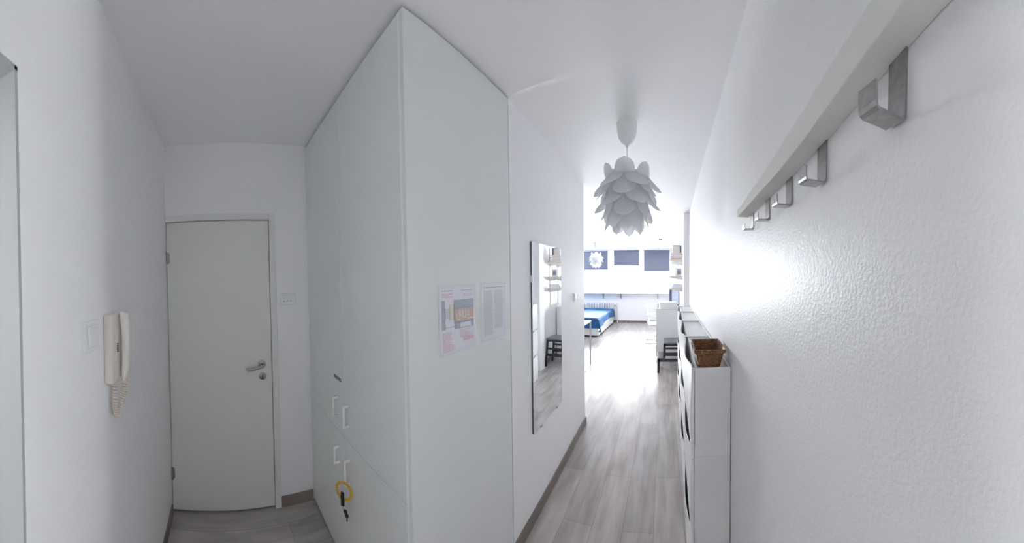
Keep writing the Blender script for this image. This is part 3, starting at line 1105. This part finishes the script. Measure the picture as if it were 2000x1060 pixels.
MB().grid(shell, 12, 20, 0.008).build('seat_shell', M['plastic'], cr_, True)
for s in (-1, 1):
    MB().tube([(-0.22, s * 0.22, 0.66), (-0.12, s * 0.25, 0.67), (0.08, s * 0.25, 0.65), (0.12, s * 0.24, 0.60), (0.10, s * 0.22, 0.45)], 0.016, 8).build('armrest', M['plastic'], cr_, True)
    MB().tube([(0.14, s * 0.19, 0.44), (0.17, s * 0.20, 0.40), (0.20, s * 0.21, 0.03), (0.17, s * 0.21, 0.012), (-0.24, s * 0.21, 0.012)], 0.009, 8).build('leg', M['chrome'], cr_, True)
MB().tube([(-0.24, -0.21, 0.012), (-0.24, 0.21, 0.012)], 0.009, 8).build('base_bar', M['chrome'], cr_, True)
MB().tube([(0.14, -0.20, 0.438), (0.14, 0.20, 0.438)], 0.009, 8).build('seat_bar', M['chrome'], cr_, True)

# step stool
st = thing('step_stool', 'black-brown wooden two-step stool beside the shoe cabinets', 'step stool', (0.02, 4.55, 0))
yw_ = 0.38
MB().box((-0.02, 0.0, 0.480), (0.30, yw_, 0.500), 0.004).build('top_tread', M['greyfelt'], st)
MB().lathe([(0.014, 0.5002), (0.014, 0.5008)], (0.12, 0.19, 0), 18).build('grip_hole', M['dark'], st)
MB().box((-0.115, 0.0, 0.235), (0.02, yw_, 0.252), 0.004).build('lower_tread', M['greyfelt'], st)
for y in (0.012, yw_ - 0.034):
    MB().prism([(-0.115, 0), (-0.078, 0), (-0.070, 0.235), (-0.107, 0.235)], y, y + 0.022, 'y').build('leg', M['blackwood'], st)
    MB().prism([(-0.022, 0.235), (0.018, 0.235), (0.024, 0.480), (-0.014, 0.480)], y, y + 0.022, 'y').build('leg', M['blackwood'], st)
    MB().prism([(0.30, 0), (0.335, 0), (0.295, 0.480), (0.258, 0.480)], y, y + 0.022, 'y').build('leg', M['blackwood'], st)
    MB().box((-0.105, y, 0.185), (0.305, y + 0.022, 0.232)).build('side_rail', M['blackwood'], st)
    MB().box((0.012, y, 0.305), (0.275, y + 0.022, 0.335)).box((-0.014, y, 0.445), (0.275, y + 0.022, 0.479)).build('side_rail', M['blackwood'], st)

# wall shelf with three boards
sh = thing('wall_shelf', 'three pale wall shelves on a white upright beyond the corridor end', 'shelf', (XR(4.85), 4.85, 1.35), RA)
box((-0.012, 0.16, -0.34), (-0.001, 0.185, 0.78), 0.002).build('upright', M['plastic'], sh)
box((-0.012, 0.66, -0.34), (-0.001, 0.685, 0.78), 0.002).build('upright', M['plastic'], sh)
for z in (0.0, 0.215, 0.500):
    b = box((-0.30, 0, z), (-0.014, 0.80, z + 0.022), 0.002).build('shelf_board', M['shelfwood'], sh)
    for y in (0.172, 0.672):
        MB().prism([(-0.27, z - 0.001), (-0.013, z - 0.001), (-0.013, z - 0.06), (-0.05, z - 0.055), (-0.27, z - 0.012)], y - 0.004, y + 0.004, 'y').build('bracket', M['plastic'], b)

sx = XR(4.85)


def onshelf(name, label, cat, mt, x0, x1, y0, y1, z0, z1, group=None, bev=0.003):
    return tag(MB().box((sx + x0, 4.85 + y0, z0), (sx + x1, 4.85 + y1, z1), bev).build(name, mt), label, cat, group)


pz = 1.8735
for i in range(6):
    h = (0.020, 0.016, 0.022, 0.018, 0.020, 0.016)[i]
    xa = -0.285 + random.uniform(0, 0.03)
    o = thing('magazine', ('bottom', 'second', 'third', 'fourth', 'fifth', 'topmost')[i] + ' flat magazine of the pinkish pile on the upper wall shelf', 'magazine', (sx + xa, 4.87 + random.uniform(0, 0.03), pz), random.uniform(-0.05, 0.02), 'pile of magazines on the top shelf')
    box((0, 0, 0), (0.20, 0.27, 0.0015)).build('cover', M['kraft'], o)
    box((0.002, 0.002, 0.0016), (0.198, 0.268, h - 0.0016)).build('pages', M['paper'] if i % 2 else M['kraft'], o)
    box((0, 0, h - 0.0015), (0.20, 0.27, h)).build('cover', M['kraft'], o)
    pz += h + 0.0004
bb = thing('open_box', 'open beige box with dark rim on top of the magazine pile', 'box', (sx - 0.24, 4.90, pz + 0.0005))
m = MB()
m.box((0, 0, 0), (0.15, 0.2, 0.004)).box((0, 0, 0.004), (0.15, 0.004, 0.12)).box((0, 0.196, 0.004), (0.15, 0.2, 0.12)).box((0, 0.004, 0.004), (0.004, 0.196, 0.12)).box((0.146, 0.004, 0.004), (0.15, 0.196, 0.12))
m.build('box_sides', M['box'], bb)
MB().box((-0.002, -0.002, 0.120), (0.152, 0.202, 0.130)).box((0.12, -0.0022, 0.0), (0.152, -0.0002, 0.12)).build('dark_edging', M['slate'], bb)
ph = thing('photo_frame', 'small framed photograph on the middle wall shelf', 'photo frame', (sx - 0.20, 4.90, 1.5885))
MB().box((0, 0, 0), (0.12, 0.012, 0.14), 0.003).build('frame', M['plastic'], ph)
box((0.035, -0.0012, 0.02), (0.105, -0.0002, 0.12)).build('print', M['photo'], ph)
for i in range(3):
    o = thing('book', ('bottom', 'middle', 'top')[i] + ' white book lying on the lowest wall shelf', 'book', (sx - 0.27 + 0.012 * i, 4.87, 1.3735 + i * 0.0255), 0, 'white books on the lowest wall shelf')
    m = MB()
    m.box((0, 0, 0), (0.2, 0.24, 0.002)).box((0, 0, 0.022), (0.2, 0.24, 0.024)).box((0.198, 0, 0.002), (0.2, 0.24, 0.022))
    m.build('cover', M['plastic'], o)
    box((0.002, 0.003, 0.0021), (0.197, 0.237, 0.0219)).build('pages', M['paper'], o)

# bottle on the sill
tag(MB().lathe([(0.028, 0), (0.034, 0.02), (0.034, 0.14), (0.018, 0.19), (0.014, 0.23), (0.016, 0.24)], (-0.43, WY - 0.10, 1.0255), 20).build('vase', M['bottle'], None, True),
    'slim beige bottle vase standing on the window sill', 'vase')

# ceiling rail in the living room
cr2 = thing('curtain_rail', 'pale narrow rail fixed to the living room ceiling before the windows', 'curtain rail', (-0.07, 7.15, CEIL))
box((-0.045, 0.0, -0.045), (0.045, 2.40, 0.0), 0.004).build('track', M['radiator'], cr2)
box((-0.046, -0.012, -0.047), (0.046, 0.0, 0.0), 0.003).build('end_cap', M['steel'], cr2)
